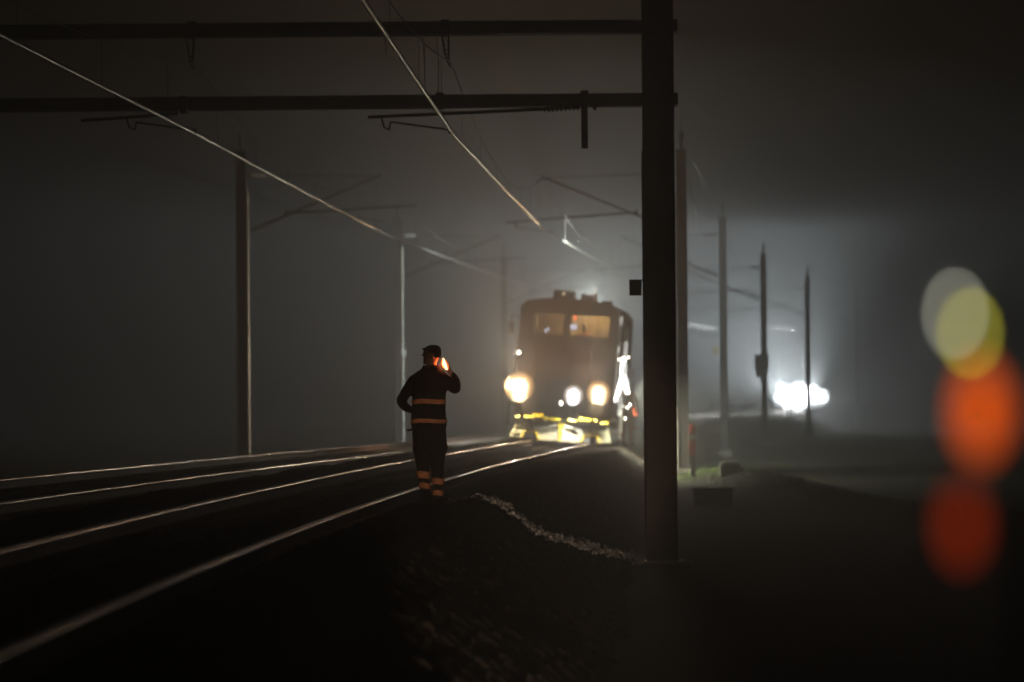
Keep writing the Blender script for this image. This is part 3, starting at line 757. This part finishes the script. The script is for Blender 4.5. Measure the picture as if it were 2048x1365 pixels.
# far vehicle (same kind, its lights are what is seen)
FD = 243.0
far = vehicle('distant work vehicle hidden behind two glaring white floodlights', M['lampF'], M['lampF'], detail=False)
far.location = on_track(FD); far.rotation_euler = (0, 0, -math.atan(slope(FD))*.6)
FM = Matrix.LocRotScale(far.location, far.rotation_euler, None)
for (x, z) in ((-1.2,.85),(-.72,1.15),(-.72,.55),(-.15,.85),(.42,.55),(.42,1.15),(.98,.85),(-.15,1.3),(-.15,.4),(1.35,.85)):  # lamps multiplied to fill the fog halo of the two floodlights
    o = MB().tube([(x, -.50, z), (x, -.61, z)], [.3, .52], 18).build('halo_floodlight', M['dark'], far)
    halo_lens(x, -.622, z, .52, 'lens', M['lampF'], o)
for x in (1.15, 1.6):
    MB().box((x, -.1, 2.15), (.22, .08, .4), bev=.02).build('marker_panel', M['ivory'], far)

# ------------------------------------------------------------------ people
def remesh(o, v, smooth_it=4):
    m = o.modifiers.new('remesh', 'REMESH'); m.mode = 'VOXEL'; m.voxel_size = v; m.use_smooth_shade = True
    s_ = o.modifiers.new('smooth', 'SMOOTH'); s_.iterations = smooth_it; s_.factor = .5
    return o
def limb(mb, pts, rs, n=14, el=None):
    # catmull-rom resample for smooth tapers
    P_ = [Vector(p) for p in pts]; out = []; ro = []
    for i in range(len(P_)-1):
        p0 = P_[max(i-1, 0)]; p1 = P_[i]; p2 = P_[i+1]; p3 = P_[min(i+2, len(P_)-1)]
        for k in range(4):
            t = k/4
            out.append(.5*((2*p1)+(-p0+p2)*t+(2*p0-5*p1+4*p2-p3)*t*t+(-p0+3*p1-3*p2+p3)*t**3)); ro.append(rs[i]*(1-t)+rs[i+1]*t)
    out.append(P_[-1]); ro.append(rs[-1])
    mb.tube(out, ro, n, el=el)
    mb.ball(P_[0], rs[0]*.98, 12, 8); mb.ball(P_[-1], rs[-1]*.98, 12, 8)
    return mb
PD = 45.0
foot = P(866, 1012, PD)
pg = float(ground_z(foot.x, foot.y))
pz = foot.z
per = thing('person', 'person seen from behind in dark work clothes with orange bands, glowing lamp at the head', 'person', (foot.x, foot.y, pz))
def W_(px, py, dy=0.0):
    q = P(px, py, PD+dy); return Vector((q.x-foot.x, dy, q.z-pz))
# ---- jacket: torso + arms
mb = MB()
def ring(cx, py, half, dep, dy=0.0):
    c = W_(cx, py); return (c.x, dy, c.z, half/170.7, dep)
mb.ell([ring(858,857,35,.12), ring(858,848,36,.14), ring(857,835,35,.145), ring(857,820,34,.14), ring(858,806,33.5,.135), ring(858,790,34,.135), ring(859,775,36,.14,-.01),
        ring(859,762,38,.135,-.015), ring(860,752,37,.12,-.015), ring(861,744,28,.10,-.01), ring(862,738,19,.085,-.005), ring(863,731,13,.07)], 28)
# left arm (image left), elbow out, hand to the front pocket
limb(mb, [W_(829,762,-.01), W_(817,778,.0), W_(807,794,.0), W_(803,803,.02), W_(812,815,.12), W_(824,820,.20)], [.078,.068,.062,.060,.052,.042])
# right arm: upper arm out to the elbow, forearm back up to the head
limb(mb, [W_(888,760,-.01), W_(898,768,.0), W_(907,776,.02), W_(911,777,.05), W_(912,764,.09), W_(906,751,.08)], [.078,.070,.064,.062,.050,.040])
jk = remesh(mb.build('jacket', M['cloth'], per), .012, 3)
# collar / hood roll
mb = MB(); mb.ell([ring(862,741,20,.10), ring(862,736,19,.10), ring(862,731,16,.088)], 20); remesh(mb.build('collar', M['cloth'], per), .01, 2)
# ---- trousers
mb = MB()
limb(mb, [W_(847,858), W_(846,885), W_(845,915), W_(846,938,-.03), W_(848,960,-.04), W_(851,985,.0), W_(853,998,.02)], [.115,.120,.096,.074,.064,.058,.054])
limb(mb, [W_(872,858), W_(874,885), W_(874,915), W_(875,938,.03), W_(876,960,.05), W_(876,985,.06), W_(876,998,.06)], [.115,.118,.094,.073,.064,.058,.054])
mb.ell([ring(859,905,28,.11), ring(859,885,34,.13), ring(858,860,34,.13), ring(858,845,32,.12)], 24)
# cargo pockets
mb.ball(W_(830,896), .07, 12, 8, (.45,1,1.3)); mb.ball(W_(890,894), .07, 12, 8, (.45,1,1.3))
remesh(mb.build('trousers', M['trouser'], per), .012, 3)
# ---- boots
for (px, dy, ang) in ((853, .02, .25), (877, .07, -.22)):
    c = W_(px, 1006, dy); mb = MB(); rt = Euler((0,0,ang)).to_matrix()
    mb.ell([(0,0,-.0,.055,.075),(0,0,.05,.055,.07),(0,0,.14,.058,.062)], 14)
    mb.loft([[Vector((w*math.cos(2*math.pi*k/12), y, .0+h*(math.sin(2*math.pi*k/12)*.5+.5))) for k in range(12)] for (y, w, h) in ((-.10,.036,.05),(-.07,.050,.10),(0,.056,.12),(.08,.056,.10),(.15,.052,.075),(.195,.035,.045))])
    zb = -.015
    o = remesh(mb.build('boot', M['boot'], per), .01, 2); o.location = (c.x, dy, zb-.0); o.rotation_euler = (0,0,ang)
# ---- body: head in profile looking left, neck, both hands
mb = MB()
hc = W_(863, 712); hs = 1/170.7
def headring(py, x0, x1, dep):
    a = W_(x0, py); b = W_(x1, py); return ((a.x+b.x)/2, .0, a.z, (b.x-a.x)/2, dep)
mb.ell([headring(738,855,873,.055), headring(731,853,874,.060), headring(727,848,874,.066), headring(722,846.5,876,.073), headring(716,847.5,878,.077), headring(710,848.5,879.5,.079),
        headring(704,848,880,.079), headring(700,849,880,.078), headring(695,853,878,.068), headring(692,858,873,.04)], 24)
# nose, lips, brow, chin, ears
def prot(px, py, r, sc): c = W_(px, py); mb.ball((c.x, 0, c.z), r, 10, 8, sc)
prot(846.3,711,.017,(1.25,.85,.95)); prot(847.8,707,.013,(1,.8,1.3)); prot(849,702.5,.016,(1,2.4,.7)); prot(847.6,718,.011,(1.1,2,.55)); prot(848,721.2,.011,(1,2,.6)); prot(848.8,727,.018,(1,1.3,.8))
for sy in (-1, 1):
    c = W_(865, 713); mb.ball((c.x, sy*.079, c.z), .03, 10, 8, (.7,.3,1.05))
    c = W_(851, 706.5); mb.ball((c.x, sy*.03, c.z), .012)
def hand(mb, wrist, palm, fdir, normal, thumb_side, curl=1.0, sc=1.0):
    """palm slab plus five tapered bent fingers"""
    fdir = Vector(fdir).normalized(); normal = Vector(normal).normalized(); sidev = fdir.cross(normal).normalized()*thumb_side
    w = Vector(wrist); p0 = Vector(palm)
    limb(mb, [w, w.lerp(p0, .5), p0], [.029*sc, .030*sc, .032*sc], 10)
    c = p0+fdir*.035*sc
    rot = Matrix((sidev, fdir, normal)).transposed()
    mb.box(c, (.082*sc, .095*sc, .030*sc), rot, bev=.013)
    for i, (o_, L_) in enumerate(((.031,.072),(.0105,.080),(-.0105,.074),(-.031,.058))):
        b = c+sidev*o_*sc+fdir*.045*sc; d = fdir.copy(); pts_ = [b]; a = 0
        for q_ in (.45, .32, .23):
            a += .55*curl; dd = (fdir*math.cos(a)+normal*math.sin(a)); pts_.append(pts_[-1]+dd*L_*q_*sc)
        limb(mb, pts_, [.0105*sc,.010*sc,.009*sc,.0078*sc], 8)
    b = c-fdir*.02*sc+sidev*.036*sc
    limb(mb, [b, b+(sidev*.8+normal*.3+fdir*.4)*.03*sc, b+(sidev*.7+normal*.8+fdir*.9)*.045*sc, b+(sidev*.35+normal*1.2+fdir*1.3)*.05*sc], [.014*sc,.0125*sc,.011*sc,.009*sc], 8)
# raised hand beside the head, fingers curling round the lamp
hw = W_(903, 748, .08); hp = W_(897, 740, .07)
hand(mb, hw, hp, (-.30, -.05, .95), (-.75, -.55, -.1), -1, 1.0)
# lower hand, half in the pocket
hand(mb, W_(825, 820, .20), W_(831, 822, .22), (.9, .25, -.25), (.1, -.4, -.9), 1, .9)
# the body continues under the clothes, so that head, neck, hands and legs are one surface
limb(mb, [W_(864,738), W_(860,760), W_(858,800), W_(859,850)], [.05,.06,.08,.08])
limb(mb, [W_(861,757), W_(829,762,-.01), W_(817,778,.0), W_(807,794,.0), W_(803,803,.02), W_(812,815,.12), W_(825,820,.20)], [.04,.04,.035,.032,.030,.028,.027])
limb(mb, [W_(861,757), W_(888,760,-.01), W_(898,768,.0), W_(907,776,.02), W_(911,777,.05), W_(912,764,.09), W_(903,748,.08)], [.04,.04,.035,.034,.034,.028,.027])
limb(mb, [W_(859,850), W_(846,885), W_(847,938,-.03), W_(854,985,.0), W_(856,1002,.02)], [.06,.06,.05,.035,.03])
limb(mb, [W_(859,850), W_(874,885), W_(873,938,.03), W_(873,985,.06), W_(873,1002,.07)], [.06,.06,.05,.035,.03])
remesh(mb.build('body', M['skin'], per), .0065, 1)
# knitted cap with a short turned-up peak at the forehead
mb = MB()
mb.ell([headring(707.5,853,882,.083), headring(703,849.5,882.5,.086), headring(699,848.5,882,.086), headring(695,851,880,.079), headring(692,855,876.5,.062), headring(690.3,860,872,.03)], 24)
c = W_(851, 698.5); mb.ball((c.x-.012, 0, c.z), .035, 12, 8, (.85,1.4,.38)); c = W_(848.5, 697.6); mb.ball((c.x, 0, c.z), .017, 10, 8, (1,2,.75))
# ear flap / back of the cap
mb.ell([headring(716,864,881.5,.079), headring(710,860,882.5,.083), headring(705,856,882.5,.084)], 20)
remesh(mb.build('cap', M['hat'], per), .008, 2)
# reflective bands: rings just proud of the cloth
def band(levels, name='reflective_band', n=36):
    rings = [[Vector((x+rx*math.cos(2*math.pi*k/n), y+ry*math.sin(2*math.pi*k/n), z+.006*math.sin(6*math.pi*k/n+1))) for k in range(n)] for (x,y,z,rx,ry) in levels]
    return MB().loft(rings, False).build(name, M['band'], per)
def tring(cx, py, half, dep, dy=0.0, g=.006):
    a = ring(cx, py, half, dep, dy); return (a[0], a[1], a[2], a[3]+g, a[4]+g)
band([tring(857.5,808,33.5,.135), tring(857.5,799,33.6,.135)]).rotation_euler = (0, 0, 0)
band([tring(858,846.5,36,.141), tring(858,838.5,35.4,.144)])
def legband(a, b, r0, r1):
    band([(a[0], a[1], a[2], r0, r0), (b[0], b[1], b[2], r1, r1)], n=24)
legband(W_(848,957,-.04), W_(846.5,943,-.035), .077, .084); legband(W_(850.8,978,-.01), W_(849,966,-.03), .068, .073)
legband(W_(876,969,.055), W_(876,957,.045), .072, .077); legband(W_(876,991,.06), W_(876,981,.06), .064, .067)
# tool on the belt
MB().tube([W_(832,856,-.10), W_(818,861,-.13), W_(815,860,-.14)], [.014,.012,.015], 8).build('belt_tool', M['black'], per)
# lamp in the hand: top-level thing held by the person
lampc = W_(890, 731, .03)+Vector((foot.x, foot.y, pz))
hl = thing('signal_lamp', 'small glowing lamp held in the raised hand of the person beside the head', 'lamp', lampc)
MB().tube([(.012, 0, -.055), (.0, 0, -.02)], .016, 10).build('lamp_handle', M['black'], hl)
M['handglow'] = glow('orange_lit_rim', (1,.17,.02), 1.3)  # lamp shell whose orange glow stands in for the lit hand
def lampshell(g, y0, name, m, par):
    mb = MB(); mb.loft([[Vector((cx+rx*g*math.cos(2*math.pi*k/14), y0+ry*g*math.sin(2*math.pi*k/14), z)) for k in range(14)] for (z, cx, rx, ry) in ((-.055,.020,.016,.015),(-.02,.010,.030,.02),(.02,-.002,.033,.022),(.055,-.013,.024,.018),(.085,-.020,.008,.01))])
    return mb.build(name, m, par)
lg_ = lampshell(1.25, 0, 'lit_hand_shell', M['handglow'], hl)
lampshell(.46, -.024, 'lamp_core', M['handlamp'], lg_)

# worker standing beside the vehicle
def simple_person(label, base, h, facing, top, legs, armpose=0):
    t = thing('person', label, 'person', base, (0, 0, facing))
    k = h/1.8
    mb = MB()
    mb.ell([(0,0,.80*k,.15*k,.11*k),(0,0,.95*k,.17*k,.12*k),(0,0,1.1*k,.165*k,.12*k),(0,0,1.3*k,.20*k,.13*k),(0,0,1.42*k,.19*k,.11*k),(0,0,1.5*k,.08*k,.07*k)], 18)
    limb(mb, [(.19*k,0,1.4*k),(.25*k,0,1.22*k),(.27*k,-.03,1.1*k),(.24*k,-.12,.95*k),(.2*k,-.2,.92*k)], [.07*k,.06*k,.055*k,.045*k,.04*k])
    limb(mb, [(-.19*k,0,1.4*k),(-.25*k,0,1.22*k),(-.27*k,-.03,1.1*k),(-.24*k,-.12,.98*k),(-.18*k,-.22,1.0*k)], [.07*k,.06*k,.055*k,.045*k,.04*k])
    remesh(mb.build('jacket', top, t), .015, 2)
    mb = MB()
    for s_ in (-1, 1): limb(mb, [(s_*.09*k,0,.9*k),(s_*.10*k,-.01,.5*k),(s_*.11*k,.02,.1*k)], [.10*k,.075*k,.06*k])
    remesh(mb.build('trousers', legs, t), .015, 2)
    mb = MB(); mb.ell([(0,0,1.46*k,.05*k,.055*k),(0,0,1.53*k,.055*k,.06*k),(0,-.01,1.60*k,.07*k,.085*k),(0,0,1.68*k,.077*k,.095*k),(0,0,1.75*k,.068*k,.085*k),(0,0,1.79*k,.03*k,.04*k)], 18)
    mb.ball((0,-.10*k,1.64*k), .016*k, 8, 6, (.8,1,1.2))
    for s_ in (-1, 1):
        mb.ball((s_*.078*k, 0, 1.65*k), .022*k, 8, 6, (.4,.7,1.2))
        hand(mb, (s_*.19*k,-.21,.95*k), (s_*.17*k,-.25,.95*k), (-s_*.3,-.9,0), (0,0,-1), -s_, .9, k)
    limb(mb, [(0,0,1.5*k),(0,0,1.3*k),(0,0,1.0*k),(0,0,.9*k)], [.05*k,.07*k,.08*k,.08*k])
    limb(mb, [(0,0,1.38*k),(.19*k,0,1.4*k),(.25*k,0,1.22*k),(.27*k,-.03,1.1*k),(.24*k,-.12,.95*k),(.19*k,-.21,.95*k)], [.04*k]*3+[.035*k,.03*k,.026*k])
    limb(mb, [(0,0,1.38*k),(-.19*k,0,1.4*k),(-.25*k,0,1.22*k),(-.27*k,-.03,1.1*k),(-.24*k,-.12,.98*k),(-.19*k,-.21,.95*k)], [.04*k]*3+[.035*k,.03*k,.026*k])
    for s_ in (-1, 1): limb(mb, [(0,0,.95*k),(s_*.09*k,0,.85*k),(s_*.10*k,-.01,.5*k),(s_*.11*k,.02,.06*k)], [.06*k,.06*k,.045*k,.035*k])
    remesh(mb.build('body', M['skin'], t), .009, 1)
    mb = MB(); mb.ell([(0,0,1.68*k,.088*k,.105*k),(0,0,1.75*k,.084*k,.10*k),(0,0,1.82*k,.05*k,.06*k)], 18); mb.box((0,-.11*k,1.69*k),(.13*k,.08*k,.015*k)); mb.build('helmet', M['white'], t)
    for s_ in (-1, 1):
        mb = MB().box((s_*.11*k, -.04, .05), (.10*k, .28*k, .10), bev=.03); mb.build('boot', M['boot'], t)
    for z in (1.0, 1.2): MB().ell([(0,0,z*k,.178*k,.128*k),(0,0,(z+.05)*k,.182*k,.13*k)], 20, False).build('reflective_band', M['white'], t)
    return t
wp = P(1254, 890, 103.5); wz = float(ground_z(wp.x, wp.y))
simple_person('worker in orange clothing and white helmet beside the right side of the work vehicle', (wp.x, wp.y, wz), 1.75, .3, M['orange'], M['orange'])
# driver
dl = VM @ Vector((.42, .95, 1.72))
drv = simple_person('vehicle driver in an orange jacket behind the right windscreen', dl, 1.35, 0, M['orange'], M['trouser'])
# red signal lamp post right of the worker
sp = P(1269, 893, 106); sz = float(ground_z(sp.x, sp.y))
sl_ = thing('signal_post', 'short red and white signal post with a red lamp right of the work vehicle', 'signal', (sp.x, sp.y, sz))
hz_ = P(1269, 824, 106).z-sz
MB().tube([(0,0,0),(0,0,hz_)], .035, 8).build('pole', M['white'], sl_)
for k in range(3): MB().tube([(0,0,hz_*(.45+.2*k)),(0,0,hz_*(.55+.2*k))], .055, 10).build('red_band', M['red'], sl_)
ml = MB().tube([(0,.02,hz_),(0,-.10,hz_)], .12, 16).build('lamp_housing', M['dark'], sl_)
MB().tube([(0,-.101,hz_),(0,-.12,hz_)], .10, 16).build('lamp_lens', M['redlamp'], ml)

# ------------------------------------------------------------------ near warning light unit (strongly out of focus at the right edge)
ND = 3.5
n0 = P(1935, 850, ND)
nz_ = float(ground_z(n0.x, n0.y))
wl = thing('warning_light_stand', 'blurred stand at the right edge, orange lamps below a white and a yellow one', 'warning light', (n0.x, n0.y, nz_))
MB().tube([(.06, .06, 0), (.06, .06, P(1935, 560, ND).z-nz_)], .008, 8).build('pole', M['black'], wl)
MB().tube([(.06,.06,0),(.06,.06,.02)], .12, 20).build('foot_plate', M['black'], wl)
def nlamp(px, py, rx, rz, col, es, name):
    c = P(px, py, ND)-Vector((n0.x, n0.y, nz_))
    m = glow(name+'_glow', col, es)
    h = MB().box((c.x, .022, c.z), (rx*2.2, .02, rz*2.2), bev=.004).build(name, M['black'], wl)
    MB().box(((c.x+.06)/2, .04, c.z), (abs(c.x-.06)+.01, .012, .008)).build('bracket', M['black'], h)
    mb = MB(); n = 24
    mb.add([(c.x+rx*math.cos(2*math.pi*k/n), .006, c.z+rz*math.sin(2*math.pi*k/n)) for k in range(n)]+[(c.x+rx*.6*math.cos(2*math.pi*k/n), -.002, c.z+rz*.6*math.sin(2*math.pi*k/n)) for k in range(n)]+[(c.x, -.004, c.z)],
           [(k, (k+1) % n, n+(k+1) % n, n+k) for k in range(n)]+[(n+k, n+(k+1) % n, 2*n) for k in range(n)], True)
    mb.build('lens', m, h)
nlamp(1912, 627, .0045, .0045, (.80,.78,.62), 9.0, 'white_lamp')
nlamp(1942, 667, .0045, .0045, (.85,.78,.03), 9.5, 'yellow_lamp')
nlamp(1964, 822, .018, .030, (1,.115,.0), 1.25, 'orange_lamp')
nlamp(1926, 1052, .014, .021, (1,.07,.0), .38, 'orange_lamp')

# forward-facing lamp added low on the stand, out of view, to light the person and the bank
h = MB().tube([(-.02, .02, .24), (-.02, .08, .24)], [.05, .065], 16).build('added_lower_lamp', M['black'], wl)
MB().tube([(-.02, .081, .24), (-.02, .086, .24)], .055, 16).build('lens', M['lampS'], h)  # lens of the added lamp
MB().box((.02, .03, .24), (.10, .08, .012)).build('bracket', M['black'], h)
# ------------------------------------------------------------------ haze
hz = MB().box((0, 190, 4.3), (360, 500, 14.8)).build('haze', M['dark']); hz['kind'] = 'stuff'; tag(hz, 'thin night fog filling the air', 'haze')
hm = bpy.data.materials.new('haze'); hm.use_nodes = True; nt = hm.node_tree; nt.nodes.clear()
oo = nt.nodes.new('ShaderNodeOutputMaterial'); pv = nt.nodes.new('ShaderNodeVolumePrincipled')
pv.inputs['Color'].default_value = (.90,.92,.92,1); pv.inputs['Density'].default_value = .0093; pv.inputs['Anisotropy'].default_value = .66
nt.links.new(pv.outputs[0], oo.inputs['Volume']); hz.data.materials.clear(); hz.data.materials.append(hm)

# ------------------------------------------------------------------ lights
def spot(name, loc, target, power, col, angle, blend=1.0, rad=.08):
    l = bpy.data.lights.new(name, 'SPOT'); l.energy = power; l.color = col; l.spot_size = R(angle); l.spot_blend = blend; l.shadow_soft_size = rad
    o = bpy.data.objects.new(name, l); COL.objects.link(o); o.location = loc
    d = Vector(target)-Vector(loc); o.rotation_euler = d.to_track_quat('-Z', 'Y').to_euler(); return o
def point(name, loc, power, col, rad=.05):
    l = bpy.data.lights.new(name, 'POINT'); l.energy = power; l.color = col; l.shadow_soft_size = rad
    o = bpy.data.objects.new(name, l); COL.objects.link(o); o.location = loc; return o
YEL = (1,.80,.58); WHT = (.95,.97,1.0); FLD = (.86,.95,1.0)
def aimed(name, loc, az, el, power, col, angle, back=False):
    d = Vector((math.sin(az), math.cos(az)*(1 if back else -1), math.tan(el)))
    return spot(name, loc, Vector(loc)+d, power, col, angle)
for (x, z, pw, cc) in ((-1.12, 1.33, 740, YEL), (.89, 1.31, 600, YEL), (.26, 1.21, 350, WHT)):  # beams, plus extra spill cones added to make the fog glow
    q_ = VM @ Vector((x, -.50, z))
    aimed('headlight_beam', q_, -.02, .05, pw*.50, cc, 50)
    spot('headlight_core_beam', q_, (.1 if cc is YEL else 0, 0, .9), pw*.50, (1,.58,.28) if cc is YEL else cc, 16)
    d_ = VM.to_3x3() @ Vector((0, -.35, -1)); spot('added_headlight_spill', q_, q_+d_, 460 if cc is YEL else 260, (1,.80,.46) if cc is YEL else cc, 125)
    if cc is YEL: spot('added_headlight_spill', q_, q_+Vector((-.08 if x < 0 else .05, -1, 1.6)), 1700, (1,.86,.70), 80)
q_ = VM @ Vector((-1.12, -.52, 1.33)); spot('added_side_spill', q_, q_+Vector((-.58, -.81, 1.3)), 2600, (1,.70,.42), 60)  # further cones added beside the headlamps to warm the fog
spot('added_side_spill', q_, q_+Vector((-1, -.3, .2)), 1000, (1,.55,.24), 112)
q_ = VM @ Vector((.89, -.52, 1.31)); d_ = VM.to_3x3() @ Vector((-.5, -.75, 1)); spot('added_side_spill', q_, q_+d_, 1000, (1,.46,.16), 100)
q_ = VM @ Vector((-1.12, -.52, 1.33)); d_ = VM.to_3x3() @ Vector((.4, -.75, 1)); spot('added_side_spill', q_, q_+d_, 950, (1,.46,.16), 100)
aimed('added_rear_beam', VM @ Vector((0, 7.5, 3.75)), .02, .12, 60000, (.90,1,.96), 112, True)  # added to brighten the fog beyond the vehicle
for x in (-.95, .95):
    q_ = FM @ Vector((x, -.75, 1.0))
    spot('floodlight_beam', q_, q_+Vector((-.58, -.62, .85)), 42000, FLD, 112)
    spot('added_floodlight_spill', q_, q_+Vector((.70, -.72, .1)), 900, FLD, 120)  # extra cone added for the halo right of the floodlights
q_ = VM @ Vector((-1.30, -.50, 2.2)); spot('marker_light_beam', q_, q_+Vector((-1, .35, .1)), 1000, (1,.93,.78), 150)
q_ = VM @ Vector((1.85, .1, 1.7)); spot('side_worklight_beam', q_, q_+Vector((.5, -.15, -.8)), 3000, (1,.97,.72), 150)
point('added_wire_light', VM @ Vector((.62, .3, 3.98)), 30, (1,.9,.75), .05)  # point light added to brighten the wire above the roof
point('added_cab_light', VM @ Vector((.5, 1.2, 3.3)), 75, (1,.75,.4), .06)  # point light added inside the cab, no lamp visible
point('signal_lamp_glow', lampc+Vector((-.03, -.055, .0)), 1.6, (1,.17,.035), .02)
spot('added_fill_beam', (n0.x-.02, ND+.12, nz_+.24), (.15, 50, .2), 17000, (1,.72,.52), 5.8, .5, .03)  # fill added from the unseen lower lamp onto bands and stones

# ------------------------------------------------------------------ world, camera, render settings
w = bpy.data.worlds.new('World'); S.world = w; w.use_nodes = True
nt = w.node_tree; bg = nt.nodes['Background']
sky = nt.nodes.new('ShaderNodeTexSky'); sky.sky_type = 'NISHITA'; sky.sun_disc = False; sky.sun_elevation = R(-8); sky.sun_rotation = R(200)
nt.links.new(sky.outputs[0], bg.inputs['Color']); bg.inputs['Strength'].default_value = .004
cd = bpy.data.cameras.new('camera'); cam = bpy.data.objects.new('camera', cd); COL.objects.link(cam); S.camera = cam
cam.matrix_world = cam_mat; cd.sensor_width = 36; cd.lens = 135; cd.clip_start = .1; cd.clip_end = 2000
cd.dof.use_dof = True; cd.dof.focus_distance = 46; cd.dof.aperture_fstop = 1.5; cd.dof.aperture_ratio = 1.35
vs = S.view_settings; vs.view_transform = 'Standard'; vs.look = 'None'; vs.gamma = 1; vs.exposure = 0
c = S.cycles; c.use_denoising = True; c.volume_bounces = 0; c.max_bounces = 5; c.diffuse_bounces = 2; c.glossy_bounces = 2; c.transmission_bounces = 4; c.transparent_max_bounces = 8
c.sample_clamp_indirect = 4; c.use_adaptive_sampling = False
